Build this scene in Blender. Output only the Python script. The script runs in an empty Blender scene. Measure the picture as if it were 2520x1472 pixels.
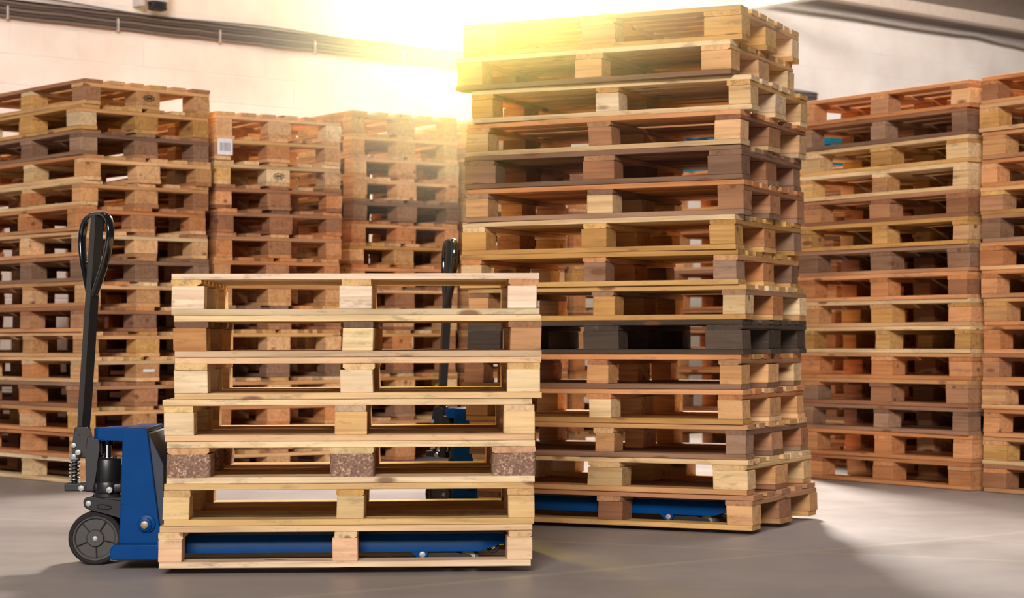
import bpy, bmesh, math, random
from mathutils import Vector, Matrix, noise

S = bpy.context.scene
C = S.collection
R = random.Random(7)

# ------------------------------------------------------------------ camera
FPX, W, H = 4900.0, 2520.0, 1472.0
cam = bpy.data.cameras.new('camera'); cob = bpy.data.objects.new('camera', cam); C.objects.link(cob)
cam.sensor_fit = 'HORIZONTAL'; cam.sensor_width = 36.0; cam.lens = FPX / W * 36.0
cam.clip_start = 0.05; cam.clip_end = 200
cob.location = (0, 0, 0.76)
cob.rotation_mode = 'XYZ'
cob.rotation_euler = (math.radians(90) + math.atan(99.0 / FPX), 0.0033, 0)
cam.dof.use_dof = True; cam.dof.focus_distance = 6.75; cam.dof.aperture_fstop = 5.0
S.camera = cob

# ------------------------------------------------------------------ light
S.view_settings.view_transform = 'Standard'
S.view_settings.look = 'None'
S.view_settings.exposure = 0.0
S.view_settings.gamma = 1.0
S.view_settings.use_curve_mapping = False
wd = bpy.data.worlds.new('world'); S.world = wd; wd.use_nodes = True
bg = wd.node_tree.nodes['Background']; bg.inputs[0].default_value = (1.0, 0.93, 0.89, 1); bg.inputs[1].default_value = 0.085

def area(name, loc, target, sx, sy, power, col, spread=180):
    l = bpy.data.lights.new(name, 'AREA'); l.shape = 'RECTANGLE'; l.size = sx; l.size_y = sy
    l.energy = power; l.color = col; l.spread = math.radians(spread)
    o = bpy.data.objects.new(name, l); C.objects.link(o); o.location = loc
    d = Vector(target) - Vector(loc); o.rotation_euler = d.to_track_quat('-Z', 'Y').to_euler()
    return o
# daylight through the gate behind the photographer
area('gate_daylight', (-2.0, -12.0, 8.2), (0.2, 9, 0.9), 7.0, 3.4, 4400, (1.0, 0.925, 0.87))
# strong window light from behind the stacks
area('rear_window_light', (0.9, 14.6, 5.4), (0.2, 7.6, 0.2), 1.0, 0.8, 1150, (1.0, 0.89, 0.79))
# added fill lamps that brighten the far wall and the aisle floor
area('wall_fill_left', (-2.9, 12.3, 4.15), (-3.2, 14.2, 2.7), 4, 0.8, 16, (1.0, 0.92, 0.86), 120)
area('wall_fill_right', (4.6, 16.6, 4.25), (4.1, 20.0, 2.9), 5, 0.8, 50, (1.0, 0.92, 0.86), 100)
area('aisle_fill_right', (2.7, 10.0, 5.6), (2.3, 8.9, 0), 1.4, 2.2, 30, (1.0, 0.9, 0.83), 75)
area('aisle_fill_left', (-2.7, 8.7, 5.4), (-2.5, 8.5, 0), 1.4, 1.4, 4, (1.0, 0.88, 0.8), 60)
area('flare_haze_lamp', (-0.32, 8.95, 2.5), (0.55, 7.1, 1.75), 0.35, 0.25, 74, (1.0, 0.80, 0.11), 115)  # added lamp that lights the haze volume imitating the flare
sl = bpy.data.lights.new('flare_glow_lamp', 'POINT'); sl.energy = 170; sl.color = (1.0, 0.86, 0.52); sl.shadow_soft_size = 0.3  # added lamp by the wall, imitates the glow of the flare
so = bpy.data.objects.new('flare_glow_lamp', sl); C.objects.link(so); so.location = (-0.15, 15.7, 3.75)

# ------------------------------------------------------------------ materials
def lin(r, g, b):
    f = lambda c: (c / 255.0 / 12.92) if c <= 10 else (((c / 255.0) + 0.055) / 1.055) ** 2.4
    return (f(r), f(g), f(b), 1.0)

def newmat(name):
    m = bpy.data.materials.new(name); m.use_nodes = True
    nt = m.node_tree; b = nt.nodes['Principled BSDF']
    return m, nt, b
def N(nt, t, **k):
    n = nt.nodes.new(t)
    for a, v in k.items(): setattr(n, a, v)
    return n
def mixc(nt, fac, a, b, mode='MIX'):
    n = N(nt, 'ShaderNodeMix', data_type='RGBA', blend_type=mode)
    for sock, v in ((n.inputs[0], fac), (n.inputs[6], a), (n.inputs[7], b)):
        if hasattr(v, 'links'): nt.links.new(v, sock)
        else: sock.default_value = v
    return n.outputs[2]
def ramp(nt, src, stops):
    n = N(nt, 'ShaderNodeValToRGB'); cr = n.color_ramp
    while len(cr.elements) < len(stops): cr.elements.new(0.5)
    for e, (p, c) in zip(cr.elements, stops): e.position = p; e.color = c if len(c) == 4 else (*c, 1)
    nt.links.new(src, n.inputs[0]); return n.outputs[0]

def wood_material(name, grain=1.0, end=False):
    m, nt, b = newmat(name); L = nt.links
    tc = N(nt, 'ShaderNodeTexCoord'); oi = N(nt, 'ShaderNodeObjectInfo')
    vm = N(nt, 'ShaderNodeVectorMath', operation='MULTIPLY_ADD')
    L.new(oi.outputs['Random'], vm.inputs[0]); vm.inputs[1].default_value = (37.0, 91.0, 53.0)
    L.new(tc.outputs['Object'], vm.inputs[2])
    mp = N(nt, 'ShaderNodeMapping'); L.new(vm.outputs[0], mp.inputs[0]); mp.inputs['Scale'].default_value = (2.2, 55, 55)
    n1 = N(nt, 'ShaderNodeTexNoise'); n1.inputs['Scale'].default_value = 1.0; n1.inputs['Detail'].default_value = 5
    n1.inputs['Distortion'].default_value = 0.6; L.new(mp.outputs[0], n1.inputs[0])
    g = ramp(nt, n1.outputs[0], [(0.32, (0.68, 0.63, 0.58)), (0.5, (0.95, 0.95, 0.95)), (0.68, (1.1, 1.1, 1.1))])
    col = mixc(nt, 0.75 * grain, oi.outputs['Color'], g, 'MULTIPLY')
    # broad tone drift along the board
    mp2 = N(nt, 'ShaderNodeMapping'); L.new(vm.outputs[0], mp2.inputs[0]); mp2.inputs['Scale'].default_value = (3.0, 11, 11)
    n2 = N(nt, 'ShaderNodeTexNoise'); n2.inputs['Scale'].default_value = 1.0; n2.inputs['Detail'].default_value = 4; L.new(mp2.outputs[0], n2.inputs[0])
    d = ramp(nt, n2.outputs[0], [(0.35, (0.82, 0.77, 0.73)), (0.55, (1.0, 1.0, 1.0)), (0.75, (1.07, 1.04, 1.0))])
    col = mixc(nt, 0.7, col, d, 'MULTIPLY')
    # grey weather stains
    n3 = N(nt, 'ShaderNodeTexNoise'); n3.inputs['Scale'].default_value = 1.0; n3.inputs['Detail'].default_value = 7; n3.inputs['Roughness'].default_value = 0.7
    mp3 = N(nt, 'ShaderNodeMapping'); L.new(vm.outputs[0], mp3.inputs[0]); mp3.inputs['Scale'].default_value = (7, 26, 26); mp3.inputs['Location'].default_value = (5, 3, 1)
    L.new(mp3.outputs[0], n3.inputs[0])
    st = ramp(nt, n3.outputs[0], [(0.56, (0, 0, 0)), (0.70, (0.55, 0.55, 0.55))])
    col = mixc(nt, st, col, (0.13, 0.105, 0.085, 1))
    # knots
    vo = N(nt, 'ShaderNodeTexVoronoi'); vo.inputs['Scale'].default_value = 1.0
    mp4 = N(nt, 'ShaderNodeMapping'); L.new(vm.outputs[0], mp4.inputs[0]); mp4.inputs['Scale'].default_value = (3.2, 9, 9)
    L.new(mp4.outputs[0], vo.inputs[0])
    kn = ramp(nt, vo.outputs['Distance'], [(0.09, (0.8, 0.8, 0.8)), (0.15, (0, 0, 0))])
    col = mixc(nt, kn, col, (0.17, 0.065, 0.03, 1))
    L.new(col, b.inputs['Base Color']); b.inputs['Roughness'].default_value = 0.78
    b.inputs['Specular IOR Level'].default_value = 0.25
    bp = N(nt, 'ShaderNodeBump'); bp.inputs['Strength'].default_value = 0.35; bp.inputs['Distance'].default_value = 0.002
    L.new(n1.outputs[0], bp.inputs['Height']); L.new(bp.outputs[0], b.inputs['Normal'])
    return m
WOOD = wood_material('sawn_wood')

def chip_material():
    m, nt, b = newmat('pressed_chip'); L = nt.links
    tc = N(nt, 'ShaderNodeTexCoord')
    v = N(nt, 'ShaderNodeTexVoronoi'); v.inputs['Scale'].default_value = 230; L.new(tc.outputs['Object'], v.inputs[0])
    n = N(nt, 'ShaderNodeTexNoise'); n.inputs['Scale'].default_value = 120; n.inputs['Detail'].default_value = 6; L.new(tc.outputs['Object'], n.inputs[0])
    c1 = ramp(nt, n.outputs[0], [(0.35, lin(118, 90, 76)), (0.56, lin(146, 114, 96)), (0.68, lin(206, 176, 142))])
    c2 = ramp(nt, v.outputs['Distance'], [(0.1, (1.35, 1.3, 1.2)), (0.5, (0.9, 0.88, 0.86))])
    L.new(mixc(nt, 0.7, c1, c2, 'MULTIPLY'), b.inputs['Base Color']); b.inputs['Roughness'].default_value = 0.95
    bp = N(nt, 'ShaderNodeBump'); bp.inputs['Strength'].default_value = 0.6; bp.inputs['Distance'].default_value = 0.002
    L.new(n.outputs[0], bp.inputs['Height']); L.new(bp.outputs[0], b.inputs['Normal'])
    return m
CHIP = chip_material()

def simple(name, col, rough=0.5, metal=0.0, wear=None, spec=0.5, bump=0.0, coat=0.0):
    m, nt, b = newmat(name); L = nt.links
    b.inputs['Roughness'].default_value = rough; b.inputs['Metallic'].default_value = metal
    b.inputs['Specular IOR Level'].default_value = spec; b.inputs['Coat Weight'].default_value = coat
    tc = N(nt, 'ShaderNodeTexCoord')
    n = N(nt, 'ShaderNodeTexNoise'); n.inputs['Scale'].default_value = 14; n.inputs['Detail'].default_value = 7; n.inputs['Roughness'].default_value = 0.65
    L.new(tc.outputs['Object'], n.inputs[0])
    v = ramp(nt, n.outputs[0], [(0.3, (0.82, 0.82, 0.82)), (0.7, (1.12, 1.12, 1.12))])
    c = mixc(nt, 0.6, col, v, 'MULTIPLY')
    if wear:
        n2 = N(nt, 'ShaderNodeTexNoise'); n2.inputs['Scale'].default_value = 9; n2.inputs['Detail'].default_value = 9; n2.inputs['Roughness'].default_value = 0.75
        mp = N(nt, 'ShaderNodeMapping'); mp.inputs['Scale'].default_value = (0.6, 1, 3.5); L.new(tc.outputs['Object'], mp.inputs[0]); L.new(mp.outputs[0], n2.inputs[0])
        f = ramp(nt, n2.outputs[0], [(0.62, (0, 0, 0)), (0.68, (0.8, 0.8, 0.8))])
        c = mixc(nt, f, c, wear)
    L.new(c, b.inputs['Base Color'])
    if bump:
        bp = N(nt, 'ShaderNodeBump'); bp.inputs['Strength'].default_value = bump; bp.inputs['Distance'].default_value = 0.003
        L.new(n.outputs[0], bp.inputs['Height']); L.new(bp.outputs[0], b.inputs['Normal'])
    return m
BLUE = simple('blue_paint', lin(0, 62, 122), 0.34, 0, lin(14, 40, 72), 0.1, 0.03, 0.0)
SHADED_BLUE = simple('shaded_blue_paint', lin(22, 34, 56), 0.5, 0, lin(45, 45, 48))  # jack blue with the shade of the load side put into its colour
BLACK = simple('black_paint', lin(26, 26, 28), 0.38, 0, None, 0.5)
GLOSS = simple('black_gloss', lin(14, 14, 16), 0.12, 0, None, 0.7, 0, 0.5)
CAST = simple('black_casting', lin(34, 34, 36), 0.6, 0, lin(60, 58, 54), 0.4, 0.4)
RUBBER = simple('grey_nylon', lin(74, 71, 69), 0.7, 0, lin(92, 88, 82))
TREAD = simple('black_tread', lin(40, 37, 35), 0.85, 0, lin(90, 80, 72), 0.3, 0.5)
CHROME = simple('chrome', lin(225, 225, 225), 0.12, 1.0)
ZINC = simple('zinc_bolt', lin(168, 168, 166), 0.5, 0.5)
BRONZE = simple('bronze_pin', lin(150, 135, 110), 0.45, 0.7)
PAPER = simple('white_paper', lin(232, 230, 236), 0.8)
INK = simple('dark_ink', lin(60, 45, 38), 0.9)
GREYINK = simple('grey_ink', lin(150, 150, 160), 0.9)
CABLE = simple('grey_cable', lin(112, 98, 90), 0.65)
CABLE2 = simple('dark_grey_cable', lin(78, 68, 62), 0.65)
CLIP = simple('galvanised_clip', lin(200, 190, 178), 0.5, 0.3)
STEELW = simple('light_painted_steel', lin(206, 188, 172), 0.55)
STEELB = simple('grey_brown_steel', lin(128, 112, 100), 0.6)
GLAREW = simple('glare_white_steel', lin(245, 240, 232), 0.5)  # steel coloured overexposed white, the glare is put into the colour
GREYP = simple('grey_plastic', lin(196, 190, 186), 0.5)
ROOFM = simple('corrugated_metal', lin(150, 142, 134), 0.4, 0.5)
TEAL = simple('teal_plastic', lin(20, 120, 150), 0.45)

def wall_material():
    m, nt, b = newmat('white_painted_brick'); L = nt.links
    tc = N(nt, 'ShaderNodeTexCoord')
    br = N(nt, 'ShaderNodeTexBrick'); br.inputs['Scale'].default_value = 1.0
    br.inputs['Brick Width'].default_value = 0.52; br.inputs['Row Height'].default_value = 0.21
    br.inputs['Mortar Size'].default_value = 0.007; br.inputs['Mortar Smooth'].default_value = 0.6
    br.inputs['Color1'].default_value = (1, 1, 1, 1); br.inputs['Color2'].default_value = (0.93, 0.93, 0.93, 1); br.inputs['Mortar'].default_value = (0.0, 0.0, 0.0, 1)
    L.new(tc.outputs['Object'], br.inputs[0])
    n = N(nt, 'ShaderNodeTexNoise'); n.inputs['Scale'].default_value = 1.6; n.inputs['Detail'].default_value = 8; n.inputs['Roughness'].default_value = 0.6
    L.new(tc.outputs['Object'], n.inputs[0])
    n2 = N(nt, 'ShaderNodeTexNoise'); n2.inputs['Scale'].default_value = 3.2; n2.inputs['Detail'].default_value = 5; L.new(tc.outputs['Object'], n2.inputs[0])
    base = ramp(nt, n.outputs[0], [(0.3, lin(222, 208, 198)), (0.55, lin(236, 226, 218)), (0.75, lin(242, 234, 228))])
    # joints show only in patches under the paint
    f = ramp(nt, n2.outputs[0], [(0.54, (0, 0, 0)), (0.72, (0.4, 0.4, 0.4))])
    inv = N(nt, 'ShaderNodeMath', operation='MULTIPLY'); L.new(f, inv.inputs[0]); L.new(br.outputs['Fac'], inv.inputs[1])
    col = mixc(nt, inv.outputs[0], base, lin(170, 152, 138))
    L.new(col, b.inputs['Base Color']); b.inputs['Roughness'].default_value = 0.85
    ad = N(nt, 'ShaderNodeMath', operation='MULTIPLY_ADD'); L.new(n.outputs[0], ad.inputs[0]); ad.inputs[1].default_value = 0.8; 
    mm = N(nt, 'ShaderNodeMath', operation='MULTIPLY'); L.new(br.outputs['Fac'], mm.inputs[0]); mm.inputs[1].default_value = -0.2
    L.new(mm.outputs[0], ad.inputs[2])
    bp = N(nt, 'ShaderNodeBump'); bp.inputs['Strength'].default_value = 0.5; bp.inputs['Distance'].default_value = 0.015
    L.new(ad.outputs[0], bp.inputs['Height']); L.new(bp.outputs[0], b.inputs['Normal'])
    return m
def floor_material():
    m, nt, b = newmat('grey_concrete_floor'); L = nt.links
    tc = N(nt, 'ShaderNodeTexCoord')
    n = N(nt, 'ShaderNodeTexNoise'); n.inputs['Scale'].default_value = 0.9; n.inputs['Detail'].default_value = 9; n.inputs['Roughness'].default_value = 0.62
    L.new(tc.outputs['Object'], n.inputs[0])
    c = ramp(nt, n.outputs[0], [(0.3, lin(140, 133, 131)), (0.5, lin(152, 145, 143)), (0.7, lin(164, 154, 149))])
    # faint worn joint lines
    lines = None
    for (ang, off, w) in ((-0.62, 5.18, 0.035), (0.42, 6.9, 0.03), (1.06, 5.2, 0.01)):
        vr = N(nt, 'ShaderNodeVectorRotate', rotation_type='Z_AXIS'); vr.inputs['Angle'].default_value = ang
        L.new(tc.outputs['Object'], vr.inputs[0])
        sp = N(nt, 'ShaderNodeSeparateXYZ'); L.new(vr.outputs[0], sp.inputs[0])
        s1 = N(nt, 'ShaderNodeMath', operation='SUBTRACT'); L.new(sp.outputs[1], s1.inputs[0]); s1.inputs[1].default_value = off
        ab = N(nt, 'ShaderNodeMath', operation='ABSOLUTE'); L.new(s1.outputs[0], ab.inputs[0])
        lt = N(nt, 'ShaderNodeMapRange'); L.new(ab.outputs[0], lt.inputs[0]); lt.inputs[1].default_value = w * 0.5; lt.inputs[2].default_value = w
        lt.inputs[3].default_value = 0.2; lt.inputs[4].default_value = 0.0
        if lines is None: lines = lt.outputs[0]
        else:
            mx = N(nt, 'ShaderNodeMath', operation='MAXIMUM'); L.new(lines, mx.inputs[0]); L.new(lt.outputs[0], mx.inputs[1]); lines = mx.outputs[0]
    col = mixc(nt, lines, c, lin(206, 188, 160))
    n3 = N(nt, 'ShaderNodeTexNoise'); n3.inputs['Scale'].default_value = 7; n3.inputs['Detail'].default_value = 6
    L.new(tc.outputs['Object'], n3.inputs[0])
    v = ramp(nt, n3.outputs[0], [(0.3, (0.92, 0.92, 0.92)), (0.7, (1.05, 1.05, 1.05))])
    col = mixc(nt, 0.8, col, v, 'MULTIPLY')
    L.new(col, b.inputs['Base Color'])
    rr = ramp(nt, n.outputs[0], [(0.3, (0.38,) * 3), (0.7, (0.6,) * 3)]); L.new(rr, b.inputs['Roughness'])
    b.inputs['Specular IOR Level'].default_value = 0.35
    return m

# ------------------------------------------------------------------ mesh helpers
def finish(bm, name, mat, smooth=False):
    me = bpy.data.meshes.new(name); bmesh.ops.recalc_face_normals(bm, faces=bm.faces); bm.to_mesh(me); bm.free()
    if smooth:
        for p in me.polygons: p.use_smooth = True
        try: me.set_sharp_from_angle(angle=math.radians(40))
        except Exception: pass
    me.materials.append(mat); return me
def obj(name, me, parent=None, loc=(0, 0, 0), rot=(0, 0, 0), color=None):
    o = bpy.data.objects.new(name, me); C.objects.link(o); o.parent = parent
    o.location = loc; o.rotation_euler = rot
    if color: o.color = color
    return o
def box(bm, x0, x1, y0, y1, z0, z1, bev=0.0):
    r = bmesh.ops.create_cube(bm, size=1.0)
    for v in r['verts']:
        v.co = Vector((x0 + (v.co.x + .5) * (x1 - x0), y0 + (v.co.y + .5) * (y1 - y0), z0 + (v.co.z + .5) * (z1 - z0)))
    if bev:
        es = list({e for v in r['verts'] for e in v.link_edges})
        bmesh.ops.bevel(bm, geom=es, offset=bev, segments=2, affect='EDGES', profile=0.5)
def cyl(bm, p0, p1, r0, r1=None, seg=28, bev=0.0):
    r1 = r0 if r1 is None else r1
    p0, p1 = Vector(p0), Vector(p1); d = p1 - p0
    q = d.to_track_quat('Z', 'Y').to_matrix().to_4x4(); q.translation = (p0 + p1) / 2
    r = bmesh.ops.create_cone(bm, cap_ends=True, segments=seg, radius1=r0, radius2=r1, depth=d.length, matrix=q)
    if bev:
        es = [e for e in {e for v in r['verts'] for e in v.link_edges} if len(e.link_faces) == 2 and any(len(f.verts) > 4 for f in e.link_faces)]
        bmesh.ops.bevel(bm, geom=es, offset=bev, segments=2, affect='EDGES', profile=0.5)
def prism(bm, pts, y0, y1, bev=0.0):
    """polygon in the XZ plane extruded along Y"""
    a = [bm.verts.new((x, y0, z)) for x, z in pts]; b_ = [bm.verts.new((x, y1, z)) for x, z in pts]
    f = [bm.faces.new(a), bm.faces.new(b_[::-1])]
    for i in range(len(pts)):
        j = (i + 1) % len(pts); f.append(bm.faces.new((a[i], b_[i], b_[j], a[j])))
    if bev:
        es = list({e for ff in f for e in ff.edges})
        bmesh.ops.bevel(bm, geom=es, offset=bev, segments=2, affect='EDGES', profile=0.5)
def tube(bm, pts, ra, rb=None, seg=12, closed=False, up=None, square=False):
    rb = ra if rb is None else rb
    pts = [Vector(p) for p in pts]; n = len(pts); rings = []
    up = Vector(up) if up else None
    prev = None
    for i, p in enumerate(pts):
        if closed: t = pts[(i + 1) % n] - pts[i - 1]
        else: t = pts[min(i + 1, n - 1)] - pts[max(i - 1, 0)]
        t.normalize()
        if up: s = t.cross(up)
        else:
            if prev is None: prev = Vector((0, 0, 1)) if abs(t.z) < .9 else Vector((1, 0, 0))
            s = t.cross(prev)
        s.normalize(); u = s.cross(t).normalized()
        if not up: prev = u
        ring = []
        for k in range(seg):
            a = 2 * math.pi * (k + (.5 if square else 0)) / seg
            ca, sa = math.cos(a), math.sin(a)
            if square: ca *= 1.414; sa *= 1.414
            ring.append(bm.verts.new(p + s * ca * ra + u * sa * rb))
        rings.append(ring)
    m = n if closed else n - 1
    for i in range(m):
        A, B = rings[i], rings[(i + 1) % n]
        for k in range(seg):
            bm.faces.new((A[k], A[(k + 1) % seg], B[(k + 1) % seg], B[k]))
    if not closed:
        bm.faces.new(rings[0][::-1]); bm.faces.new(rings[-1])
def lathe(bm, prof, seg=48, axis='Y', center=(0, 0, 0)):
    """profile list of (radius, offset along axis)"""
    cx, cy, cz = center; rings = []
    for r, h in prof:
        ring = []
        for k in range(seg):
            a = 2 * math.pi * k / seg
            if axis == 'Y': ring.append(bm.verts.new((cx + r * math.cos(a), cy + h, cz + r * math.sin(a))))
            else: ring.append(bm.verts.new((cx + r * math.cos(a), cy + r * math.sin(a), cz + h)))
        rings.append(ring)
    for A, B in zip(rings, rings[1:]):
        for k in range(seg): bm.faces.new((A[k], A[(k + 1) % seg], B[(k + 1) % seg], B[k]))
    bm.faces.new(rings[0]); bm.faces.new(rings[-1][::-1])
def tag(o, label, cat, group=None):
    o['label'] = label; o['category'] = cat
    if group: o['group'] = group
def empty(name, loc, rz=0):
    o = bpy.data.objects.new(name, None); C.objects.link(o); o.location = loc; o.rotation_euler = (0, 0, rz)
    o.empty_display_size = 0.1; return o

# ------------------------------------------------------------------ wood pieces
def plank_mesh(L, Wd, T, seed, wane=0.0, n=18, rough=1.0):
    """sawn board along X, top at z=T, with eased and slightly ragged edges, nicked ends"""
    rr = random.Random(seed); bm = bmesh.new(); rings = []
    ph = rr.random() * 50
    e0 = [rr.uniform(-.004, .004) * rough for _ in range(2)]; e1 = [rr.uniform(-.004, .004) * rough for _ in range(2)]
    c = 0.0016
    for i in range(n + 1):
        t = i / n; x = (t - .5) * L
        def nz(k, f=7.0): return noise.noise(Vector((x * f + ph, k * 9.1, ph)))
        yl = -Wd / 2 + nz(1) * 0.003 * rough; yr = Wd / 2 + nz(2) * 0.003 * rough
        tp = T - abs(nz(3, 5)) * 0.0012 * rough; bt = abs(nz(4, 5)) * 0.0012 * rough
        wl = wane * (0.5 + nz(5, 3)) if wane > 0 else 0; wr = wane * (0.5 + nz(6, 3)) if wane > 0 else 0
        wl = max(wl, 0); wr = max(wr, 0)
        yz = [(yl + c + wl, bt), (yr - c - wr, bt), (yr, bt + c + wr * .5), (yr, tp - c), (yr - c, tp), (yl + c, tp), (yl, tp - c), (yl, bt + c + wl * .5)]
        ring = []
        for (y, z) in yz:
            xx = x
            if i in (0, n):
                s = (y + Wd / 2) / Wd; o = (e0 if i == 0 else e1); xx = x + (o[0] * (1 - s) + o[1] * s) * .6
                zc = T / 2
                if i == 0: xx += 0.0008
                else: xx -= 0.0008
            ring.append(bm.verts.new((xx, y, z)))
        rings.append(ring)
    for A, B in zip(rings, rings[1:]):
        for k in range(8): bm.faces.new((A[k], B[k], B[(k + 1) % 8], A[(k + 1) % 8]))
    bm.faces.new(rings[0]); bm.faces.new(rings[-1][::-1])
    return finish(bm, 'plank', WOOD)
def block_mesh(bx, by, bz, seed, rough=1.0, mat=None, cham=0.0018):
    rr = random.Random(seed); bm = bmesh.new()
    box(bm, -bx / 2, bx / 2, -by / 2, by / 2, 0, bz)
    bmesh.ops.bevel(bm, geom=bm.edges[:], offset=cham, segments=1, affect='EDGES')
    sk = [rr.uniform(-.003, .003) * rough for _ in range(4)]
    for v in bm.verts:
        v.co.x += sk[0] * v.co.z / bz + sk[1] * (v.co.y / by); v.co.y += sk[2] * v.co.z / bz
    return finish(bm, 'wood_block', mat or WOOD)
def round_block_mesh(bx, by, bz):
    bm = bmesh.new(); box(bm, -bx / 2, bx / 2, -by / 2, by / 2, 0, bz)
    es = [e for e in bm.edges if abs(e.verts[0].co.z - e.verts[1].co.z) > bz * .5]
    bmesh.ops.bevel(bm, geom=es, offset=0.016, segments=5, affect='EDGES', profile=.5)
    for v in bm.verts:
        v.co += Vector((noise.noise(v.co * 60), noise.noise(v.co * 60 + Vector((9, 9, 9))), 0)) * .0015
    return finish(bm, 'chip_block', CHIP, True)

CACHE = {}
def cached(key, fn):
    if key not in CACHE: CACHE[key] = fn()
    return CACHE[key]

PAL = {  # name: (colour word, [base colours sRGB])
 'fresh':  ('fresh pale pine', [(236, 208, 172), (240, 216, 182), (228, 198, 160)]),
 'pale':   ('pale wood', [(222, 190, 142), (212, 178, 128), (228, 200, 156)]),
 'golden': ('golden tan', [(206, 160, 96), (196, 150, 88), (212, 170, 108)]),
 'tan':    ('tan wooden', [(216, 168, 118), (206, 156, 106), (224, 180, 132)]),
 'orange': ('orange-brown', [(204, 142, 92), (194, 132, 84), (212, 154, 106)]),
 'brown':  ('brown wooden', [(172, 124, 90), (160, 112, 80), (182, 136, 100)]),
 'grey':   ('weathered grey-brown', [(150, 116, 92), (138, 106, 84), (160, 128, 104)]),
 'char':   ('blackened dark', [(80, 68, 58), (70, 60, 52), (92, 78, 66)]),
 'teal':   ('teal-painted', [(24, 124, 156), (20, 112, 146), (34, 134, 164)]),
}
MIXIN = {'fresh': ['pale'], 'pale': ['tan', 'fresh', 'golden'], 'golden': ['tan', 'pale', 'golden'], 'tan': ['golden', 'orange', 'brown', 'pale'],
         'orange': ['tan', 'brown', 'orange'], 'brown': ['grey', 'orange', 'tan'], 'grey': ['brown', 'grey', 'grey'], 'char': ['char', 'grey'], 'teal': ['teal']}
def pick(key, rr, mixp):
    k = rr.choice(MIXIN[key]) if rr.random() < mixp else key
    c = rr.choice(PAL[k][1]); s = rr.uniform(.92, 1.07)
    return lin(*(min(250, v * s) for v in c))

T = 0.0205; BH = 0.0745; PH = 0.1360      # board thickness, block height, whole pallet
def pallet(loc, rz, key, seed, bw=.12, BH=BH, nd=5, hero=0, length=1.2, bd=(.10, .145), chip=False, mix=.3, blockkeys=None, cols=None, deckkey=None, strkey=None, botkey=None, tilt=(0, 0)):
    rr = random.Random(seed)
    root = empty('wooden_pallet', loc, rz)
    root.rotation_euler = (tilt[0], tilt[1], rz)
    Wp = 0.8; L = length
    xs = [-L / 2 + bw / 2, 0, L / 2 - bw / 2]
    yo = bd[0]; ys = [-Wp / 2 + yo / 2, 0, Wp / 2 - yo / 2]
    zb = T; zs = T + BH; zd = zs + T
    # bottom boards
    for j, (y, w) in enumerate(zip(ys, (yo, .145, yo))):
        me = plank_mesh(L, w, T, rr.random() * 1e6, n=20) if hero else cached(('bot', w, rr.randrange(3)), lambda: plank_mesh(1.2, w, T, rr.random() * 1e6, n=6))
        c = pick(botkey or key, rr, mix)
        if cols and j == 0 and 'bot' in cols: c = lin(*cols['bot'])
        obj('bottom_board', me, root, (rr.uniform(-.003, .003), y, 0), (0, 0, rr.choice((0, math.pi)) if j else 0), c)
    # blocks
    bi = 0
    for j, y in enumerate(ys):
        for i, x in enumerate(xs):
            by = .145 if j == 1 else yo
            w = bw + (rr.uniform(-.006, .006) if hero else 0)
            if chip and j == 0 or (chip and i == 0): me = round_block_mesh(w, by, BH)
            elif hero: me = block_mesh(w, by, BH, rr.random() * 1e6)
            else: me = cached(('blk', round(bw, 3), by, round(BH, 4), rr.randrange(3)), lambda: block_mesh(bw, by, BH, rr.random() * 1e6))
            bk = key
            if blockkeys: bk = blockkeys[bi % len(blockkeys)]
            c = pick(bk, rr, mix if not blockkeys else .1)
            if cols and j == 0 and ('b%d' % i) in cols: c = lin(*cols['b%d' % i])
            xx = x + (rr.uniform(-.004, .004) if hero else rr.uniform(-.006, .006))
            xx = max(-L / 2 + w / 2 - .002, min(L / 2 - w / 2 + .003, xx))
            o = obj('block', me, root, (xx, y + rr.uniform(-.002, .002), zb), (0, 0, 0), c)
            if chip and (j == 0 or i == 0): o['label'] = 'brown pressed-chip block with rounded corners'
            bi += 1
    # cross boards (along the 800 side)
    for i, x in enumerate(xs):
        w = bw + (rr.uniform(-.008, .006) if hero else 0)
        me = plank_mesh(Wp, w, T, rr.random() * 1e6, wane=rr.choice((0, 0, .008, .014))) if hero else cached(('str', round(bw, 3), rr.randrange(3)), lambda: plank_mesh(Wp, bw, T, rr.random() * 1e6, n=6))
        c = pick(strkey or key, rr, mix)
        if cols and ('s%d' % i) in cols: c = lin(*cols['s%d' % i])
        xx = max(-L / 2 + w / 2, min(L / 2 - w / 2, x + rr.uniform(-.004, .004)))
        obj('cross_board', me, root, (xx, rr.uniform(-.003, .003), zs), (0, 0, math.pi / 2), c)
    # deck boards
    widths = {5: [.125, .095, .12, .095, .125], 6: [.12, .09, .11, .09, .10, .12], 7: [.10, .075, .09, .09, .09, .075, .10]}[nd]
    gap = (Wp - sum(widths)) / (nd - 1); y = -Wp / 2
    for j, w in enumerate(widths):
        yy = y + w / 2; y += w + gap
        me = plank_mesh(L, w - .004, T, rr.random() * 1e6, wane=(rr.choice((0, .006, .012)) if j else 0)) if hero else cached(('dk', w, rr.randrange(3)), lambda: plank_mesh(1.2, w - .004, T, rr.random() * 1e6, n=6))
        c = pick(deckkey or key, rr, mix)
        if cols and j == 0 and 'deck' in cols: c = lin(*cols['deck'])
        obj('deck_board', me, root, (rr.uniform(-.004, .004), yy, zd), (0, 0, 0), c)
    return root

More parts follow.
